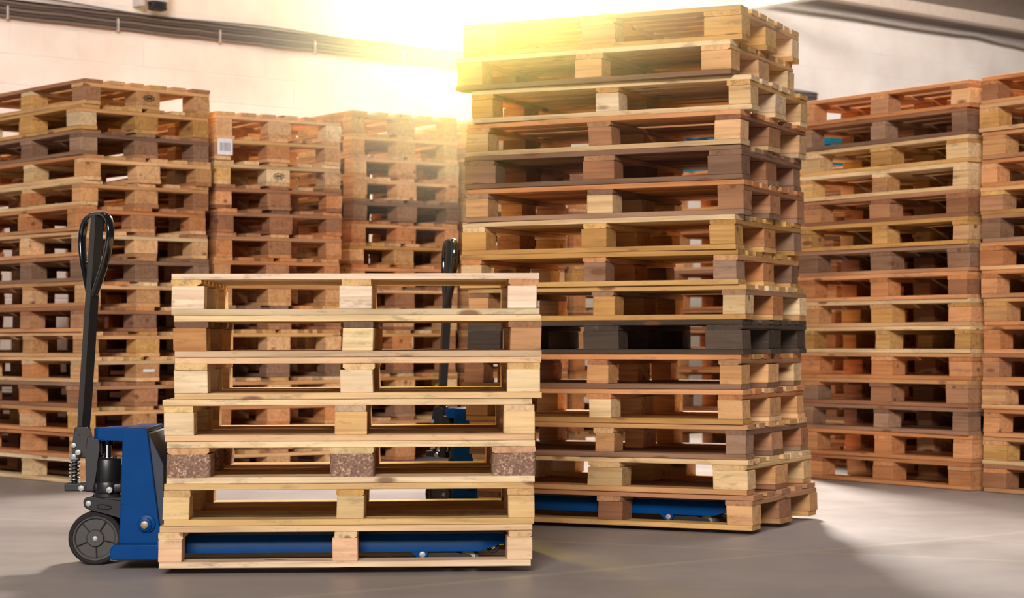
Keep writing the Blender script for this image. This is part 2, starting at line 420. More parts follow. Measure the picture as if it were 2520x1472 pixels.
ORD = ['topmost', 'second from the top', 'third from the top', 'fourth from the top', 'fifth from the top', 'sixth from the top', 'seventh from the top',
       'eighth from the top', 'ninth from the top', 'tenth from the top', 'eleventh from the top', 'twelfth from the top', 'thirteenth from the top',
       'fourteenth from the top', 'fifteenth from the top', 'sixteenth from the top']
def ordw(i, n):
    if i == 0: return 'topmost'
    if i == n - 1: return 'bottommost'
    if i == n - 2: return 'second from the bottom'
    if i == n - 3 and n > 6: return 'third from the bottom'
    return ORD[i]

# ------------------------------------------------------------------ setting
NW = Vector((-.6496, .7603, 0)); DW = Vector((.7603, .6496, 0))     # wall normal (away), wall direction
def wallp(s, n, z): v = DW * s + NW * n; return Vector((v.x, v.y, z))
WALLN = 12.6
ANG = math.atan2(DW.y, DW.x)
fl = bmesh.new(); box(fl, -14, 26, -8, 34, -.1, 0)
o = obj('floor', finish(fl, 'floor', floor_material())); o['kind'] = 'structure'
w = bmesh.new(); box(w, -8, 34, 0, 0.3, -.02, 6.5)
wm = finish(w, 'wall', wall_material())
o = obj('wall_back', None or wm, None, wallp(0, WALLN, 0), (0, 0, ANG)); o['kind'] = 'structure'
# make brick pattern read in the wall plane
nt = wm.materials[0].node_tree
tc = [n for n in nt.nodes if n.type == 'TEX_COORD'][0]; br = [n for n in nt.nodes if n.type == 'TEX_BRICK'][0]
mp = nt.nodes.new('ShaderNodeMapping'); mp.inputs['Rotation'].default_value = (math.radians(-90), 0, 0)
nt.links.new(tc.outputs['Object'], mp.inputs[0]); nt.links.new(mp.outputs[0], br.inputs[0])

# corrugated roof over the right of the hall
rb = bmesh.new(); prev = None
nseg = 260
for i in range(nseg + 1):
    s = -4 + i * 0.125; z = 0.03 * math.cos(i * math.pi / 1.0)
    cur = [rb.verts.new(wallp(s + (.03 if i % 2 else 0), n_, 4.42 + z + (WALLN - n_) * .06 + dz)) for n_, dz in ((WALLN + .1, 0), (WALLN - 1.6, 0), (WALLN - 1.6, .03), (WALLN + .1, .03))]
    if prev:
        for k in range(4): rb.faces.new((prev[k], prev[(k + 1) % 4], cur[(k + 1) % 4], cur[k]))
    prev = cur
o = obj('ceiling', finish(rb, 'ceiling', ROOFM)); o['kind'] = 'structure'

# ------------------------------------------------------------------ front stack
U1 = Vector((math.cos(.0375), math.sin(.0375), 0)); V1 = Vector((-U1.y, U1.x, 0)); A1 = .0375
front = [  # left px, right px, block width, key, chip, nd, extra
 (420, 1325.5, .100, 'fresh', False, 7, dict(cols=dict(deck=(238, 210, 182), bot=(214, 192, 152), s0=(222, 180, 116), s1=(216, 176, 118), s2=(206, 150, 104), b0=(244, 216, 184), b1=(244, 220, 192), b2=(246, 220, 192)))),
 (429, 1332, .104, 'tan', False, 5, dict(cols=dict(deck=(232, 202, 152), bot=(200, 172, 138), s0=(120, 84, 66), s1=(120, 96, 80), s2=(150, 108, 76), b0=(196, 142, 88), b1=(236, 208, 158), b2=(190, 142, 98)))),
 (428, 1331, .106, 'pale', False, 5, dict(cols=dict(deck=(230, 190, 146), bot=(232, 196, 144), s0=(222, 184, 128), s1=(228, 194, 142), s2=(210, 170, 112), b0=(236, 211, 172), b1=(235, 209, 170), b2=(232, 204, 160)))),
 (403, 1314, .102, 'pale', False, 5, dict(cols=dict(deck=(236, 206, 160), bot=(226, 186, 142), s0=(230, 196, 136), s1=(196, 168, 138), s2=(222, 186, 142), b0=(236, 211, 170), b1=(220, 176, 118), b2=(236, 202, 148)))),
 (410, 1317, .138, 'tan', True, 5, dict(cols=dict(deck=(240, 212, 166), bot=(232, 206, 166), s0=(212, 166, 118), s1=(210, 182, 132), s2=(206, 160, 124)))),
 (401, 1313, .083, 'golden', False, 5, dict(cols=dict(deck=(216, 180, 124), bot=(220, 184, 124), s0=(208, 174, 122), s1=(200, 158, 92), s2=(204, 164, 112), b0=(222, 190, 136), b1=(214, 184, 132), b2=(220, 184, 128)))),
 (390, 1306, .078, 'fresh', False, 5, dict(cols=dict(deck=(226, 192, 148), bot=(232, 204, 170), s0=(224, 190, 144), s1=(222, 192, 146), s2=(216, 180, 134), b0=(232, 192, 152), b1=(228, 184, 146), b2=(232, 198, 160)))),
]
FZ0 = .0225
for i, (xl, xr, bw, key, chip, nd, ex) in enumerate(front):
    z = FZ0 + (6 - i) * .1363
    Y = 6.445; Xl = (xl - 1260) * Y / FPX; Xr = (xr - 1260) * (Y + .045) / FPX
    Lg = (Xr - Xl) / U1.x
    c = Vector((Xl, Y, 0)) + U1 * (Lg / 2) + V1 * .4
    p = pallet((c.x, c.y, z), A1, key, 100 + i, bw, nd=nd, hero=1, length=Lg, bd=((.145 if chip else .10), .145), chip=chip, mix=.35, **ex)
    word = {0: 'fresh pale pallet with seven narrow deck boards', 1: 'pallet with brown end blocks', 2: 'pale yellow pallet with smooth cream blocks',
            3: 'pale pallet shifted slightly left', 4: 'pallet with speckled brown pressed-chip blocks', 5: 'golden pallet with narrow blocks', 6: 'pale pallet straddling the blue forks'}[i]
    tag(p, '%s, %s of the low front stack' % (word, ordw(i, 7)), 'pallet', 'pallets of the low front stack')

# ------------------------------------------------------------------ tall stack
U2 = Vector((.9028, -.43, 0)).normalized(); V2 = Vector((-U2.y, U2.x, 0)); A2 = math.atan2(U2.y, U2.x)
Y0 = 7.704
tall = [ # corner px, block width, key, nd, extras
 (1822, .150, 'golden', 7, dict(blockkeys=['golden'])),
 (1803, .120, 'tan', 7, dict(blockkeys=['tan'], deckkey='golden', botkey='grey')),
 (1843, .095, 'pale', 6, dict(blockkeys=['pale', 'fresh'], strkey='golden')),
 (1833, .105, 'tan', 5, dict(blockkeys=['tan', 'brown'], deckkey='orange', strkey='brown', botkey='pale')),
 (1824, .140, 'grey', 6, dict(blockkeys=['grey', 'brown'])),
 (1829, .105, 'tan', 7, dict(deckkey='orange', blockkeys=['tan', 'pale', 'brown'], botkey='grey', strkey='grey')),
 (1819, .105, 'golden', 7, dict(blockkeys=['golden', 'golden', 'golden', 'tan', 'golden', 'orange', 'golden', 'golden', 'grey'])),
 (1813, .098, 'golden', 7, dict(blockkeys=['pale', 'grey', 'grey', 'golden', 'orange', 'orange'], strkey='tan')),
 (1834, .095, 'golden', 6, dict(blockkeys=['tan', 'golden', 'pale', 'golden', 'orange', 'orange'], strkey='grey')),
 (1832, .150, 'char', 7, dict(mix=.1)),
 (1821, .090, 'brown', 6, dict(deckkey='orange', botkey='grey', blockkeys=['brown', 'tan', 'tan'])),
 (1827, .100, 'orange', 6, dict(blockkeys=['tan', 'pale', 'tan'], botkey='tan')),
 (1835, .085, 'brown', 6, dict(deckkey='tan', blockkeys=['brown', 'tan', 'brown'], botkey='grey')),
 (1843, .145, 'pale', 6, dict(blockkeys=['pale', 'pale', 'pale'], botkey='tan')),
 (1856, .105, 'tan', 5, dict(blockkeys=['tan', 'brown'], deckkey='brown', strkey='brown', botkey='tan')),
]
tw = ['golden tan pallet with seven narrow deck boards', 'tan pallet with a knotty corner block', 'pale cream pallet jutting slightly right', 'brown pallet with a pale lower board',
      'dark grey-brown weathered pallet', 'orange and brown mixed-board pallet', 'golden pallet with yellow blocks', 'tan pallet with two grey stained blocks', 'golden pallet just above the blackened one',
      'blackened charcoal-grey pallet', 'brown pallet just under the blackened one', 'orange-brown pallet with pale blocks', 'brown narrow-block pallet', 'pale pallet with wide cream blocks', 'brown pallet lowered over the jack forks']
for i, (cx, bw, key, nd, ex) in enumerate(tall):
    z = .0165 + (14 - i) * .13625
    rr = random.Random(900 + i)
    n0 = Vector(((cx - 1260) * Y0 / FPX, Y0, 0))
    r = rr.uniform(-.022, .022)
    c = n0 - U2 * .6 + V2 * .4
    p = pallet((c.x, c.y, z), A2 + r, key, 300 + i, bw, nd=nd, hero=1, length=1.2, mix=ex.pop('mix', .3), **ex)
    tag(p, '%s, %s of the tall middle stack' % (tw[i], ordw(i, 15)), 'pallet', 'pallets of the tall middle stack')

# ------------------------------------------------------------------ background stacks
def bstack(corner, longdir_angle, keys, where, group, seed, z0=.002, jit=.012, pitch=.1363, side=1):
    """corner: nearest corner; the long side runs from it along longdir; the short side runs to its right"""
    u = Vector((math.cos(longdir_angle), math.sin(longdir_angle), 0)); v = Vector((u.y, -u.x, 0)) * side
    rr = random.Random(seed); n = len(keys); out = []
    for i, key in enumerate(keys):
        z = z0 + (n - 1 - i) * pitch
        j = jit if i else jit * .5
        c = Vector((corner[0], corner[1], 0)) + u * .6 + v * .4 + u * rr.uniform(-j, j) + v * rr.uniform(-j, j)
        p = pallet((c.x, c.y, z), longdir_angle + rr.uniform(-.018, .018), key, seed * 50 + i, rr.choice((.10, .12, .145)), BH=pitch - .0002 - 3 * T, nd=rr.choice((5, 5, 5, 6)), mix=.35)
        tag(p, '%s pallet, %s of the %s' % (PAL[key][0], ordw(i, n), where), 'pallet', group)
        out.append(p)
    return out
sA = bstack((-2.27, 10.5), math.atan2(.738, -.675), ['tan', 'golden', 'grey', 'tan', 'tan', 'orange', 'tan', 'grey', 'tan', 'brown', 'tan', 'tan', 'brown', 'tan', 'orange', 'pale'],
            'far left stack', 'pallets of the far left stack', 11, pitch=.1342)
sB = bstack((-1.66, 11.14), math.radians(90 + 34), ['tan', 'tan', 'pale', 'brown', 'brown', 'orange', 'orange', 'tan', 'brown', 'tan', 'grey', 'tan', 'orange', 'brown', 'tan'],
            'second rear stack from the left', 'pallets of the second rear stack', 12, pitch=.1363)
sC = bstack((-1.0, 12.3), math.radians(90 + 36), ['golden', 'golden', 'tan', 'tan', 'grey', 'orange', 'tan', 'orange', 'brown', 'tan', 'tan', 'brown', 'tan', 'grey', 'tan', 'orange'],
            'third rear stack from the left', 'pallets of the third rear stack', 13, pitch=.1363)
sD = bstack((-.28, 12.87), math.radians(90 + 36), ['golden', 'tan', 'orange', 'tan', 'tan', 'orange', 'brown', 'tan', 'tan', 'orange', 'tan', 'brown', 'tan', 'orange', 'tan', 'tan'],
            'rear stack just behind the tall one', 'pallets of the rear stack behind the tall stack', 14)
sE = bstack((.41, 13.37), math.radians(90 + 36), ['tan', 'orange', 'tan', 'orange', 'tan', 'golden', 'orange', 'tan', 'tan', 'orange', 'tan', 'tan', 'orange', 'tan'],
            'rear stack seen through the tall stack', 'pallets of the rear stack seen through gaps', 15)
sF = bstack((1.86, 12.97), math.radians(90 + 40), ['teal', 'teal', 'orange', 'tan', 'orange', 'tan', 'orange', 'brown', 'orange', 'brown', 'orange', 'tan', 'tan', 'orange', 'tan', 'orange'],
            'rear stack right of the tall stack', 'pallets of the rear stack right of the tall stack', 16)
gd = math.atan2(.815, -.58)
sG = bstack((2.262, 9.88), gd, ['orange', 'grey', 'golden', 'pale', 'brown', 'golden', 'grey', 'orange', 'tan', 'golden', 'orange', 'brown', 'grey', 'orange', 'orange'],
            'big right-hand stack', 'pallets of the right-hand stack', 17)
sG0 = Vector((2.262, 9.88, 0)) - Vector((-.58, .815, 0)) * 1.26
sH = bstack((sG0.x + .02, sG0.y - .01), gd, ['orange', 'tan', 'orange', 'orange', 'tan', 'grey', 'orange', 'orange', 'tan', 'orange', 'orange', 'tan', 'orange', 'tan', 'brown'],
            'stack cut by the right edge', 'pallets of the stack at the right edge', 18)

def behind(corner, ang, back, n_, where, group, seed, lat=0.0):
    u = Vector((math.cos(ang), math.sin(ang), 0)); v = Vector((u.y, -u.x, 0))
    c = Vector((corner[0], corner[1], 0)) + u * back + v * lat
    rr = random.Random(seed)
    return bstack((c.x, c.y), ang, [rr.choice(['orange', 'tan', 'brown', 'orange', 'brown']) for _ in range(n_)], where, group, seed)
behind((-2.27, 10.5), math.atan2(.738, -.675), 1.27, 14, 'inner stack behind the far left one', 'pallets of the inner stack behind the far left stack', 21)
behind((-1.66, 11.14), math.radians(124), 1.27, 13, 'inner stack behind the second rear one', 'pallets of the inner stack behind the second rear stack', 22, .1)
behind((-1.0, 12.3), math.radians(126), 1.27, 14, 'inner stack behind the third rear one', 'pallets of the inner stack behind the third rear stack', 23, .05)
behind((2.262, 9.88), gd, 1.26, 13, 'hidden stack seen through the right-hand one', 'pallets of the stack seen through the right-hand stack', 26, .86)
behind((2.262, 9.88), gd, 0.0, 13, 'inner stack behind the right-hand one', 'pallets of the inner stack behind the right-hand stack', 24, .86)
behind((sG0.x + .02, sG0.y - .01), gd, 0.0, 13, 'inner stack behind the right-edge one', 'pallets of the inner stack behind the right-edge stack', 25, .86)
# paper labels and stamps on rear pallets
def on_face(p, name, boxes, mat, lab=None):
    """thin pieces on the short face of a rear pallet: (y0, y1, z0, z1, depth)"""
    bm = bmesh.new()
    for y0, y1, z0, z1, d in boxes: box(bm, -.607 - d, -.604, y0, y1, z0, z1)
    o = obj(name, finish(bm, name, mat), p)
    if lab: o['label'] = lab
    return o
lb = on_face(sB[1], 'paper_label', [(.292, .385, .026, .118, 0)], PAPER, 'white paper label with a grey barcode')
rr = random.Random(5); bars = []; y = .305
while y < .37:
    w_ = rr.choice((.0015, .003, .0045)); bars.append((y, y + w_, .048, .095, .001)); y += w_ + rr.choice((.002, .004))
bc = on_face(sB[1], 'barcode', bars, GREYINK); bc.parent = lb
def stamp(p, y0=.0, flip=1):
    bx = []
    for k in range(9):
        a = math.pi * 2 * k / 9; bx.append((y0 + .03 * math.cos(a) - .006, y0 + .03 * math.cos(a) + .006, .058 + .016 * math.sin(a) - .0025, .058 + .016 * math.sin(a) + .0025, 0))
    for k in range(4): bx.append((y0 - .016 + k * .009, y0 - .011 + k * .009, .051, .065, 0))
    on_face(p, 'burned_stamp', bx, INK, 'dark oval burned-in stamp')
stamp(sA[0]); stamp(sB[2]); 
on_face(sA[11], 'paper_label', [(-.04, .03, .05, .066, 0)], PAPER, 'small white paper label')

# ------------------------------------------------------------------ pallet jack
def make_jack():
    root = empty('pallet_jack', (0, 0, 0))
    FLAT = {'chassis_plate', 'chassis_base', 'lifting_head', 'backrest', 'handle_socket', 'pivot_bracket', 'spring_seat', 'linkage_arm', 'wheel_yoke', 'axle_lug', 'roller_frame', 'handle_tube', 'grille'}
    def P(name, fn, mat, parent=root, smooth=True, lab=None, **k):
        smooth = name not in FLAT
        bm = bmesh.new(); fn(bm); o = obj(name, finish(bm, name, mat, smooth), parent, **k)
        if lab: o['label'] = lab
        return o
    # steering wheels
    st = math.radians(7)
    for s in (-1, 1):
        yc = s * .055
        def wheel(bm):
            lathe(bm, [(.0, -.022), (.074, -.012), (.076, -.024), (.084, -.0245), (.0895, -.019), (.0895, .019), (.084, .0245), (.076, .024), (.074, .012), (0.0, .022)][1:-1], 56)
        wlp = P('wheel', wheel, TREAD, loc=(0.0, yc, .09), rot=(0, 0, st))
        def disc(bm):
            lathe(bm, [(.018, -.0275), (.026, -.0275), (.031, -.016), (.064, -.015), (.069, -.0235), (.0745, -.0245), (.0745, .0245), (.069, .0235), (.064, .015), (.031, .016), (.026, .0265), (.018, .0265)], 56)
            for k in range(5):
                a = math.radians(58 + 72 * k)
                ca, sa = math.cos(a), math.sin(a)
                for sg in (-1, 1):
                    p0 = Vector((ca * .026, sg * .0205, sa * .026)); p1 = Vector((ca * .068, sg * .0205, sa * .068))
                    tube(bm, [p0, p1], .0022, .0055, seg=4, up=(0, 1, 0))
        P('wheel_disc', disc, RUBBER, wlp)
        P('axle_cap', lambda bm: cyl(bm, (0, -.031, 0), (0, .031, 0), .0085, bev=.0012), ZINC, wlp)
        P('bearing', lambda bm: cyl(bm, (0, -.0268, 0), (0, .0268, 0), .0175), BLACK, wlp)
    # yoke and linkage
    def yoke(bm):
        cyl(bm, (0, -.03, .09), (0, .03, .09), .014)
        box(bm, -.02, .02, -.028, .028, .09, .2, .004)
        box(bm, -.022, .1, -.05, .05, .195, .226, .006)
        cyl(bm, (.031, 0, .19), (.031, 0, .25), .05, .042)
    P('wheel_yoke', yoke, CAST)
    def link(bm):
        for y0 in (-.088, .066):
            prism(bm, [(-.037, .215), (-.03, .228), (-.01, .232), (.05, .222), (.11, .214), (.135, .214), (.135, .15), (.10, .152), (.04, .178), (-.015, .186), (-.033, .196)], y0, y0 + .022, .004)
        cyl(bm, (-.018, -.07, .209), (-.018, .07, .209), .012)
    lk = P('linkage_arm', link, CAST)
    P('pin', lambda bm: cyl(bm, (-.018, -.093, .209), (-.018, .093, .209), .0098, bev=.0015), ZINC, lk)
    def slot(bm):
        tube(bm, [(.012, -.0885, .204), (.03, -.0885, .206), (.055, -.0885, .200), (.06, -.0885, .195), (.05, -.0885, .189), (.03, -.0885, .19), (.014, -.0885, .193)], .0022, seg=6, closed=True)
    P('arm_rib', slot, BLACK, lk)
    # pump
    def base(bm):
        cyl(bm, (.031, 0, .238), (.031, 0, .278), .05, bev=.004)
        box(bm, -.02, .085, -.04, .04, .242, .272, .006)
    pb = P('pump_base', base, BLACK)
    def screw(bm): cyl(bm, (.047, -.062, .252), (.047, -.045, .252), .0105, bev=.0015)
    P('bolt', screw, ZINC, pb)
    P('screw_slot', lambda bm: tube(bm, [(.040, -.0622, .247), (.054, -.0622, .257)], .0012, .0006, seg=4), INK, pb)
    def pump(bm):
        lathe(bm, [(.043, .272), (.0465, .278), (.0465, .352), (.044, .357), (.04, .359), (.016, .360)], 40, 'Z', (.031, 0, 0))
        cyl(bm, (-.01, -.02, .355), (-.01, -.02, .366), .007)
        cyl(bm, (.06, -.025, .352), (.06, -.025, .365), .006)
    P('pump_cylinder', pump, BLACK)
    P('piston_rod', lambda bm: cyl(bm, (.031, 0, .355), (.031, 0, .425), .0135), CHROME)
    P('rod_collar', lambda bm: cyl(bm, (.031, 0, .403), (.031, 0, .418), .02), BLACK)
    # handle pivot frame
    def brk(bm):
        for y in (-.052, .04):
            prism(bm, [(-.034, .25), (-.008, .25), (.0, .30), (.012, .40), (.012, .425), (-.03, .43), (-.036, .36)], y, y + .012, .003)
        box(bm, -.03, .014, -.05, .05, .378, .425, .004)
        box(bm, -.036, -.004, -.05, .05, .245, .27, .004)
    bk = P('pivot_bracket', brk, BLACK)
    P('grille', lambda bm: [box(bm, .013, .017, -.035 + .012 * k, -.030 + .012 * k, .37, .42) for k in range(6)], CAST, bk)
    # spring pump piston
    sp = P('spring_seat', lambda bm: box(bm, -.108, -.03, -.045, .02, .247, .274, .004), BLACK)
    P('bolt', lambda bm: cyl(bm, (-.049, -.056, .258), (-.049, -.04, .258), .0105, seg=6, bev=.001), ZINC, sp)
    P('spring_core', lambda bm: cyl(bm, (-.079, -.012, .27), (-.079, -.012, .372), .010), BLACK, sp)
    def coil(bm):
        pts = [(-.079 + .0165 * math.cos(a), -.012 + .0165 * math.sin(a), .277 + .078 * a / (2 * math.pi * 6.2)) for a in [k * math.pi / 9 for k in range(int(6.2 * 18))]]
        tube(bm, pts, .0032, seg=8)
    P('coil_spring', coil, CHROME)
    P('spring_cap', lambda bm: cyl(bm, (-.079, -.012, .354), (-.079, -.012, .374), .0195, bev=.003), ZINC)
    # handle socket
    def sock(bm):
        prism(bm, [(-.086, .372), (-.086, .40), (-.076, .462), (-.070, .466), (-.034, .466), (-.030, .455), (-.022, .415), (-.02, .372), (-.035, .36), (-.07, .358)], -.03, .03, .004)
    sk = P('handle_socket', sock, BLACK)
    P('bolt', lambda bm: cyl(bm, (-.078, -.037, .403), (-.078, .037, .403), .0085, bev=.001), ZINC, sk)
    P('bolt', lambda bm: cyl(bm, (-.060, -.056, .380), (-.060, .056, .380), .0095, bev=.001), ZINC, sk)
    P('rivet', lambda bm: cyl(bm, (-.062, -.0315, .438), (-.062, -.028, .438), .004), CAST, sk)
    # handle tube and loop, turned a little
    ht = math.radians(42)
    def rot(p, c):
        x, y = p[0] - c[0], p[1] - c[1]
        return Vector((c[0] + x * math.cos(ht) - y * math.sin(ht), c[1] + x * math.sin(ht) + y * math.cos(ht), p[2]))
    def mast(bm):
        n = 10
        pts = [(-.051 + .046 * (z - .455) / .72, 0, z) for z in [.455 + .735 * k / n * 1.0 for k in range(n + 1)]]
        tube(bm, pts[:], .0165, .0165, seg=4, up=rot((0, 1, 0), (0, 0)), square=True)
        bmesh.ops.bevel(bm, geom=[e for e in bm.edges if abs((e.verts[0].co - e.verts[1].co).z) > .03], offset=.003, segments=2, affect='EDGES')
    P('handle_tube', mast, BLACK, lab='black square steel handle tube')
    def loop(bm):
        prof = [(0.012, .915), (.028, .945), (.048, .985), (.068, 1.03), (.082, 1.075), (.088, 1.115), (.084, 1.15), (.070, 1.176), (.045, 1.19), (.015, 1.193)]
        pts = [(u, z) for u, z in prof] + [(-u, z) for u, z in prof[::-1]]
        P3 = []
        for u, z in pts:
            cx = -.051 + .046 * (z - .455) / .72
            P3.append(rot((cx, u, z), (cx, 0)))
        # smooth (Catmull-Rom)
        out = []; n = len(P3)
        for i in range(n - 1):
            p0, p1, p2, p3 = P3[max(i - 1, 0)], P3[i], P3[i + 1], P3[min(i + 2, n - 1)]
            for k in range(4):
                t = k / 4
                out.append(.5 * ((2 * p1) + (p2 - p0) * t + (2 * p0 - 5 * p1 + 4 * p2 - p3) * t * t + (3 * p1 - p0 - 3 * p2 + p3) * t ** 3))
        out.append(P3[-1])
        nrm = rot((1, 0, 0), (0, 0))
        tube(bm, out, .0095, .0155, seg=14, up=nrm)
    P('handle_loop', loop, GLOSS, lab='glossy black teardrop grip loop')
    P('release_lever', lambda bm: tube(bm, [rot((-.012, .0, 1.06), (-.012, 0)), rot((-.012, .03, 1.04), (-.012, 0)), rot((-.012, .055, 1.03), (-.012, 0))], .005, seg=8), CHROME)
    # chassis
    def head(bm):
        prism(bm, [(.006, .452), (.012, .46), (.03, .464), (.18, .468), (.19, .455), (.19, .425), (.10, .42), (.085, .42), (.02, .418), (.006, .43)], -.075, .075, .006)
        cyl(bm, (.02, 0, .42), (.02, 0, .462), .034, bev=.004)
    P('lifting_head', head, BLUE)
    def plates(bm):
        for s in (-1, 1):
            y0, y1 = (s * .205, s * .19) if s < 0 else (.19, .205)
            prism(bm, [(.115, .466), (.188, .466), (.197, .455), (.243, .085), (.103, .085)], min(y0, y1), max(y0, y1), .003)
        box(bm, .115, .192, -.2, .2, .452, .467, .004)
    ch = P('chassis_plate', plates, BLUE)
    def skirt(bm):
        prism(bm, [(.088, .036), (.083, .04), (.083, .072), (.092, .086), (.247, .086), (.247, .036)], -.268, .268, .004)
    P('chassis_base', skirt, BLUE)
    for s in (-1,):
        P('hub_boss', lambda bm: (cyl(bm, (.190, -.222, .148), (.190, -.2, .148), .023, bev=.003), cyl(bm, (.194, -.214, .150), (.194, -.2, .150), .030, bev=.003)), BLUE, ch)
        P('bolt', lambda bm: cyl(bm, (.190, -.229, .148), (.190, -.215, .148), .013, bev=.0015), BRONZE, ch)
    def back(bm):
        prism(bm, [(.13, .45), (.200, .45), (.2485, .345), (.2485, .09), (.13, .09)], -.188, .25, .003)
    P('backrest', back, SHADED_BLUE, lab='sloping load backrest, its shade painted as dark navy')
    # forks
    for s in (-1, 1):
        y0 = s * .27; y1 = s * .12
        lo, hi = min(y0, y1), max(y0, y1)
        def fork(bm):
            n = 14
            sec = []
            for k in range(n + 1):
                x = .24 + (1.30 - .24) * k / n
                sec.append((x, .118, .058, lo, hi))
            sec += [(1.345, .117, .072, lo + .004, hi - .004), (1.385, .112, .085, lo + .016, hi - .016), (1.412, .104, .094, lo + .034, hi - .034)]
            rings = []
            for x, zt, zb, a, b_ in sec:
                c = .012 if x < 1.32 else .004
                pr = [(a, zb), (a, zt - c * 1.6), (a + c, zt - c * .2), (a + c * 2.4, zt), (b_ - c * 2.4, zt), (b_ - c, zt - c * .2), (b_, zt - c * 1.6), (b_, zb), (b_ - .005, zb), (b_ - .006, zt - c * 2), (a + .006, zt - c * 2), (a + .005, zb)]
                rings.append([bm.verts.new((x, y, z)) for y, z in pr])
            m = len(rings[0])
            for A, B in zip(rings, rings[1:]):
                for k in range(m): bm.faces.new((A[k], B[k], B[(k + 1) % m], A[(k + 1) % m]))
            bm.faces.new(rings[0]); bm.faces.new(rings[-1][::-1])
        fk = P('fork', fork, BLUE)
        mid = (lo + hi) / 2
        def lug(bm):
            for y in (lo + .001, hi - .011):
                prism(bm, [(1.06, .068), (1.13, .068), (1.132, .06), (1.127, .04), (1.118, .03), (1.102, .03), (1.094, .04), (1.08, .052)], y, y + .01, .0015)
        P('axle_lug', lug, BLUE, fk)
        P('pin', lambda bm: cyl(bm, (1.111, lo - .004, .048), (1.111, hi + .004, .048), .0105, bev=.001), ZINC, fk)
        def frame(bm):
            for y in (lo + .014, hi - .026):
                prism(bm, [(1.13, .058), (1.145, .068), (1.175, .066), (1.19, .054), (1.205, .064), (1.215, .062), (1.222, .05), (1.27, .045), (1.278, .037), (1.27, .024), (1.15, .024), (1.125, .03), (1.105, .045)], y, y + .012, .002)
        rf = P('roller_frame', frame, CAST)
        for rx in (1.192, 1.262):
            ro = P('load_roller', lambda bm: lathe(bm, [(.02, -.044), (.034, -.044), (.036, -.041), (.036, .041), (.034, .044), (.02, .044)], 36), RUBBER, loc=(rx, mid, .036))
            P('roller_ring', lambda bm: lathe(bm, [(.022, -.046), (.025, -.0465), (.025, .0465), (.022, .046)], 32), ZINC, ro)
            P('roller_pin', lambda bm: cyl(bm, (0, -.05, 0), (0, .05, 0), .008), ZINC, ro)
        er = P('entry_roller', lambda bm: lathe(bm, [(.01, -.032), (.02, -.032), (.0215, -.03), (.0215, .03), (.02, .032), (.01, .032)], 28), TREAD, loc=(1.345, mid - s * -.02, .071))
        P('roller_pin', lambda bm: cyl(bm, (0, -.04, 0), (0, .04, 0), .0075), BRONZE, er)
        P('push_rod', lambda bm: cyl(bm, (.25, mid, .066), (1.13, mid, .058), .011), BLACK)
    return root
j1 = make_jack()
c1 = Vector(((390 - 1260) * 6.445 / FPX, 6.445, 0)) + V1 * .4 - U1 * .26
j1.location = (c1.x, c1.y, 0); j1.rotation_euler = (0, 0, A1)
tag(j1, 'blue hand pallet jack with black handle under the low front stack', 'pallet jack', 'hand pallet jacks')
def copy_tree(o, parent=None):
    c = o.copy(); C.objects.link(c); c.parent = parent
    for ch in list(o.children): copy_tree(ch, c)
    return c
j2 = copy_tree(j1)
nc = Vector(((1827 - 1260) * Y0 / FPX, Y0, 0))
c2 = nc - U2 * 1.2 + V2 * .4 - U2 * .27
j2.location = (c2.x, c2.y, 0); j2.rotation_euler = (0, 0, A2)
tag(j2, 'blue pallet jack under the tall middle stack, its dark handle behind the front stack', 'pallet jack', 'hand pallet jacks')

# ------------------------------------------------------------------ on the wall
WB = WALLN - .02
ct = empty('cable_tray', wallp(0, WALLN, 0)); ct.rotation_euler = (0, 0, ANG)
# local: x along the wall, -y out of the wall, z up
def wpart(name, fn, mat, parent, lab=None, smooth=True):
    bm = bmesh.new(); fn(bm); o = obj(name, finish(bm, name, mat, smooth), parent)
    if lab: o['label'] = lab
    return o
s0, s1 = 4.0, 14.6; TZ = 3.035
wpart('tray_rail', lambda bm: (box(bm, s0, s1, -.045, -.0, TZ + .06, TZ + .066), box(bm, s0, s1, -.008, 0, TZ - .062, TZ + .066)), CABLE2, ct)
for k in range(5):
    zc = TZ - .05 + k * .025
    rr = random.Random(k)
    def cab(bm, zc=zc, rr=rr):
        pts = [(s0 + (s1 - s0) * i / 60, -.022 - .003 * math.sin(i * 1.3 + k), zc + rr.uniform(-.002, .002) - .006 * abs(math.sin(i * math.pi / 3))) for i in range(61)]
        tube(bm, pts, .0125, seg=8)
    wpart('cable', cab, (CABLE, CABLE2)[k % 2], ct)
for k in range(12):
    x = s0 + .5 + k * .85
    wpart('clip', lambda bm: box(bm, x, x + .012, -.042, -.0, TZ - .075, TZ + .02, .002), CLIP, ct)
def droop(bm):
    pts = [(s0 + (s1 - s0) * i / 70, -.03, TZ + .085 + .012 * math.sin(i * .5) + .012 * math.sin(i * .17)) for i in range(71)]
    tube(bm, pts, .006, seg=8)
wpart('loose_cable', droop, CABLE, ct, lab='thin loose cable running above the tray')
tag(ct, 'long bundle of grey cables clipped along the white brick wall', 'cable tray')

jb = empty('junction_box', wallp(7.32, WALLN, 0)); jb.rotation_euler = (0, 0, ANG)
wpart('housing', lambda bm: (box(bm, -.08, .08, -.16, -.08, 3.185, 3.47, .01), box(bm, -.13, -.09, -.12, 0.0, 3.15, 3.55, .006), box(bm, -.12, -.05, -.10, 0, 3.35, 3.41)), GREYP, jb)
wpart('sensor_window', lambda bm: box(bm, -.06, .06, -.17, -.09, 3.125, 3.19, .01), BLACK, jb, lab='black sensor window underneath')
tag(jb, 'small grey wall-mounted sensor box just above the cable bundle', 'sensor')

